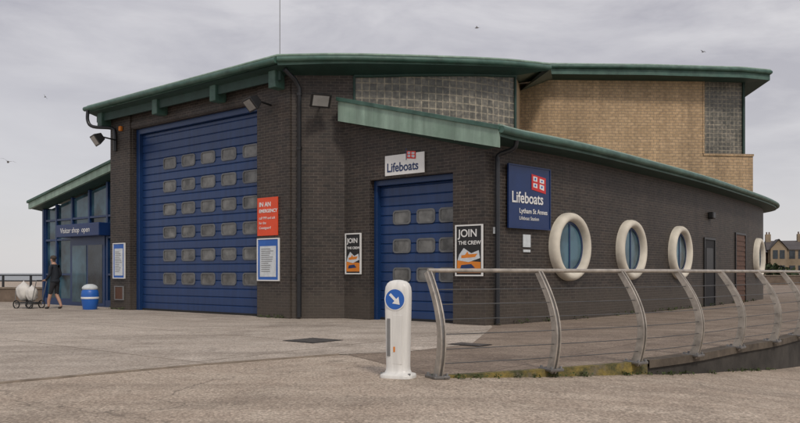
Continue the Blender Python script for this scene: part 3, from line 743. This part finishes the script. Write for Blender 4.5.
ell('nose',(.185,0,1.645),(.018,.013,.022),M['skin']); ell('ear',(.07,.083,1.645),(.018,.01,.03),M['skin']); ell('ear_b',(.07,-.083,1.645),(.018,.01,.03),M['skin'])
ell('eye',(.165,.03,1.67),(.008,.011,.006),M['black']); ell('eye_b',(.165,-.03,1.67),(.008,.011,.006),M['black']); ell('mouth',(.168,0,1.6),(.008,.024,.006),M['redf'])
ell('hair_cap',(.068,0,1.712),(.108,.094,.082),M['hair']); ell('jacket_hem',(0,0,.93),(.15,.175,.09),M['cloth'],20)
ell('collar',(.045,0,1.49),(.075,.08,.035),M['cloth'],16)
# ================================================================ TROLLEY
Yt=25.3; Xt=PX(32,Yt)
tr=empty('wheeled_trolley_with_bags',(Xt,Yt,0)); tp=Pl((Xt,Yt),(.94,-.34))
def TP(a,z,n=0): return tp.p(a,z,n)
for n_ in (-.22,.22):
    tube('frame_side',[TP(-.5,.16,n_),TP(.2,.16,n_),TP(.42,.95,n_)],.014,M['grey'],tr)
    tube('frame_front',[TP(-.5,.16,n_),TP(-.48,.6,n_)],.012,M['grey'],tr)
    for a in (-.42,.16):
        c=[TP(a+.13*math.cos(q*math.pi/10),.145+.13*math.sin(q*math.pi/10),n_*1.15) for q in range(20)]
        tube('wheel_tyre',c,.02,M['rubber'],tr,True)
        for q in range(0,20,4): tube('spoke',[TP(a,.145,n_*1.15),c[q]],.005,M['grey'],tr)
tube('handle',[TP(.42,.95,-.22),TP(.42,.95,.22)],.017,M['rubber'],tr); tube('axle',[TP(.16,.145,-.25),TP(.16,.145,.25)],.01,M['grey'],tr); tube('axle_b',[TP(-.42,.145,-.25),TP(-.42,.145,.25)],.01,M['grey'],tr)
pbox('platform',tp,-.5,.2,.18,.22,-.2,.2,M['black'],tr)
def bag(a,z,n_,r,zs=1.25):
    bm=bmesh.new(); bmesh.ops.create_icosphere(bm,subdivisions=3,radius=1)
    for q in bm.verts:
        k=1+.12*math.sin(7*q.co.x+3*q.co.z)+.09*math.sin(11*q.co.y-5*q.co.z)+.05*math.sin(19*q.co.x+13*q.co.y)
        pinch=1 if q.co.z<.4 else max(.15,1-(q.co.z-.4)*1.5)
        q.co=TP(a+q.co.x*r*k*pinch,z+q.co.z*r*zs,n_+q.co.y*r*k*pinch)
    me=bpy.data.meshes.new('bag')
    for f in bm.faces: f.smooth=True
    bm.to_mesh(me); bm.free(); me.materials.append(M['bag']); o=bpy.data.objects.new('bag',me); COL.objects.link(o); par(o,tr)
bag(-.34,.60,.02,.22,1.6); bag(.0,.52,.0,.18,1.6)
# ================================================================ SEA WALL + FENCE (left)
sw=empty('promenade_fence',(-20,31,0)); fp=Pl((-60,37),(46.2,-6.2)); Lf=46.6
pbox('low_wall',fp,0,Lf,0,.55,-.3,0,M['wallstone'],sw); pbox('cap',fp,0,Lf,.55,.62,-.34,.04,M['coping'],sw)
for i in range(38): pbox('post_%d'%i,fp,i*1.25,i*1.25+.07,.62,1.12,-.2,-.13,M['pipe'],sw)
for z in (.85,1.08): pbox('rail_%d'%int(z*100),fp,0,Lf,z,z+.05,-.19,-.14,M['pipe'],sw)
# ================================================================ DISTANT RIGHT
def house(x,y,w,d,h,rot,bay=True):
    e=empty('stone_terrace_house',(x,y,0)); pl=Pl((x,y),(math.cos(rot),math.sin(rot)))
    pbox('walls',pl,-w/2,w/2,0,h,-d,0,M['stone'],e)
    vs=[pl.p(-w/2-.3,h,.3),pl.p(w/2+.3,h,.3),pl.p(w/2+.3,h,-d-.3),pl.p(-w/2-.3,h,-d-.3),pl.p(-w/2,h+w*.28,-d/2),pl.p(w/2,h+w*.28,-d/2)]
    mk('roof',vs,[(0,1,5,4),(1,2,5),(2,3,4,5),(3,0,4)],M['slate'],e)
    gw=w*.42; g0=-w/2+.3
    pbox('bay',pl,g0,g0+gw,0,h+.2,0,1.4,M['stone'],e)
    gm=g0+gw/2; gh=gw*.65
    mk('gable',[pl.p(g0,h+.2,1.4),pl.p(g0+gw,h+.2,1.4),pl.p(gm,h+gh,1.4),pl.p(gm,h+gh,-3)],[(0,1,2),(1,3,2),(0,2,3)],[M['stone']],e)
    mk('gable_roof',[pl.p(g0-.3,h,1.7),pl.p(gm,h+gh+.25,1.7),pl.p(gm,h+gh+.25,-3),pl.p(g0-.3,h,-3),pl.p(g0+gw+.3,h,1.7),pl.p(g0+gw+.3,h,-3)],[(0,1,2,3),(1,4,5,2)],M['slate'],e)
    for z in (1.0,4.2,7.2):
        if z+1.8>h+.5: continue
        for a in (g0+.4,g0+gw/2+.15): pbox('window',pl,a,a+gw/2-.6,z,z+1.8,1.35,1.45,M['glassd'],e)
        for a in (w*.05,w*.28): pbox('window',pl,a,a+1.1,z,z+1.8,-.05,.05,M['glassd'],e)
    for a in (-w/2+.6,w/2-.6):
        pbox('chimney',pl,a-.5,a+.5,h+.5,h+w*.28+1.4,-d/2-.6,-d/2+.6,M['stone'],e)
        for k in (-.25,.25): pbox('pot',pl,a+k-.12,a+k+.12,h+w*.28+1.4,h+w*.28+1.9,-d/2-.12,-d/2+.12,M['brownd'],e)
for i in range(6):
    house(74+i*7.6,160-i*2,7.4,8,5.6+(i%2)*.5,-.3)
def leafmass(name,pts,mat):
    bm=bmesh.new()
    for x,y,z,s in pts:
        r=Matrix.Rotation(random.uniform(0,6.28),4,(random.random()-.5,random.random()-.5,random.random()+.01))
        vv=[bm.verts.new(Vector((x,y,z))+r@Vector(q)) for q in ((-s,-s*.6,0),(s,-s*.6,0),(s,s*.6,0),(-s,s*.6,0))]; bm.faces.new(vv)
    me=bpy.data.meshes.new(name); bm.to_mesh(me); bm.free(); me.materials.append(mat); o=bpy.data.objects.new(name,me); COL.objects.link(o)
random.seed(9); L_=[]
for i in range(7000):
    t=random.random(); L_.append((48+62*t+random.uniform(-1.5,1.5),105-7*t+random.uniform(-1.5,1.5),random.random()**.7*2.6*(.7+.3*math.sin(t*40)),random.uniform(.12,.35)))
leafmass('garden_hedge',L_,M['hedge'])
# small weeds at wall bases and along the mossy edge
L_=[]
sk=skirt(path,.06)
for i in range(46):
    k=random.randrange(0,30); p,nn=sk[k]; 
    for j in range(14): L_.append((p.x+random.gauss(0,.04),p.y+random.gauss(0,.03)-.02,gz(p.x)+random.random()*.05,random.uniform(.006,.016)))
for i in range(40):
    k=random.randrange(1,40); p=offs(cw,.05)[k]
    for j in range(12): L_.append((p.x+random.gauss(0,.06),p.y+random.gauss(0,.05),random.random()*.10,random.uniform(.01,.028)))
for i in range(14):
    q=front.p(random.choice([random.uniform(-1.3,0),random.uniform(-8.6,-7.4)]),0,.1)
    for j in range(12): L_.append((q.x+random.gauss(0,.06),q.y+random.gauss(0,.04),random.random()*.09,random.uniform(.01,.025)))
leafmass('weeds',L_,M['weed'])
dw=empty('promenade_wall',(40,70,0)); dpz=Pl((30,78),(60,-14)); pbox('wall',dpz,0,60,0,.9,-.3,0,M['wallstone'],dw); pbox('cap',dpz,0,60,.9,1.0,-.36,.06,M['coping'],dw)
# ================================================================ GULLS
def gull(px,py,Y,span,roll,yaw):
    X=PX(px,Y); Z=EYE+(273-py)/FPX*Y
    mt=Matrix.Translation((X,Y,Z))@Matrix.Rotation(yaw,4,'Z')@Matrix.Rotation(roll,4,'Y')
    s=span/2; bm=bmesh.new()
    rings=[(-.30,.01),(-.2,.04),(-.05,.075),(.1,.07),(.2,.045),(.25,.04),(.30,.012)]
    R_=[[bm.verts.new(mt@Vector((r*math.cos(a*math.pi/4),y,r*math.sin(a*math.pi/4)))) for a in range(8)] for y,r in rings]
    for k in range(len(R_)-1):
        for a in range(8): bm.faces.new((R_[k][a],R_[k][(a+1)%8],R_[k+1][(a+1)%8],R_[k+1][a]))
    for sg in (-1,1):
        pts=[(.04,.12,.03),(s*.45,.16,.16),(s,-.06,.08),(s*.5,.02,.15),(.04,-.1,.03)]
        vv=[bm.verts.new(mt@Vector((sg*x,y,z))) for x,y,z in pts]
        bm.faces.new((vv[0],vv[1],vv[3],vv[4])); bm.faces.new((vv[1],vv[2],vv[3]))
    t=[bm.verts.new(mt@Vector(q)) for q in ((0,-.25,0),(-.07,-.42,0),(.07,-.42,0))]; bm.faces.new(t)
    me=bpy.data.meshes.new('gull'); bm.to_mesh(me); bm.free(); me.materials.append(M['grey']); o=bpy.data.objects.new('gull',me); COL.objects.link(o)
gull(8,162,50,1.15,.25,.5); gull(477,28,95,1.0,-.6,1.2); gull(703,52,110,1.1,.3,.3); gull(45,97,120,1.0,.9,.8)
# ================================================================ CAMERA, SUN, SKY
cam=bpy.data.cameras.new('camera'); co=bpy.data.objects.new('camera',cam); COL.objects.link(co)
cam.sensor_width=36; cam.lens=FPX/800*36; cam.shift_y=61.5/800; cam.clip_end=6000; cam.clip_start=.1
co.location=(0,0,EYE); co.rotation_euler=(math.radians(90),0,0); S.camera=co
el=math.radians(46); az=math.atan2(.35,-.94)
sdv=Vector((math.cos(el)*math.sin(az),math.cos(el)*math.cos(az),math.sin(el)))
sun=bpy.data.lights.new('sun','SUN'); so=bpy.data.objects.new('sun',sun); COL.objects.link(so)
sun.energy=1.5; sun.angle=math.radians(10); sun.color=(1,.92,.82); so.location=(0,-5,30)
so.rotation_euler=sdv.to_track_quat('Z','Y').to_euler()
w=bpy.data.worlds.new('World'); S.world=w; w.use_nodes=True; nt=w.node_tree
bg=nt.nodes['Background']; bg.inputs[1].default_value=.14
sky=N(nt,'ShaderNodeTexSky',sky_type='NISHITA'); sky.sun_disc=False; sky.sun_elevation=el; sky.sun_rotation=az
tc=N(nt,'ShaderNodeTexCoord'); mp=N(nt,'ShaderNodeMapping'); mp.inputs['Scale'].default_value=(1,1,3.4); mp.inputs['Location'].default_value=(.3,.1,.2); mp.inputs['Rotation'].default_value=(.0,.12,0)
nt.links.new(tc.outputs['Generated'],mp.inputs[0])
f1=noise(nt,mp.outputs[0],3.4,8,.58,.3)
cl=ramp(nt,f1,.38,.62,(3.0,2.9,3.2),(5.1,4.95,5.05))
f2=noise(nt,mp.outputs[0],1.5,4,.5)
cl2=mixc(nt,ramp(nt,f2,.4,.62,(0,0,0),(.6,.6,.6)),cl,(3.6,3.5,3.8))
sx=N(nt,'ShaderNodeSeparateXYZ'); nt.links.new(tc.outputs['Generated'],sx.inputs[0])
hz=ramp(nt,sx.outputs[2],.0,.32,(.9,.9,.9),(0,0,0))
cl3=mixc(nt,hz,cl2,(4.9,4.75,4.8))
fin=mixc(nt,.92,sky.outputs[0],cl3)
nt.links.new(fin,bg.inputs[0])
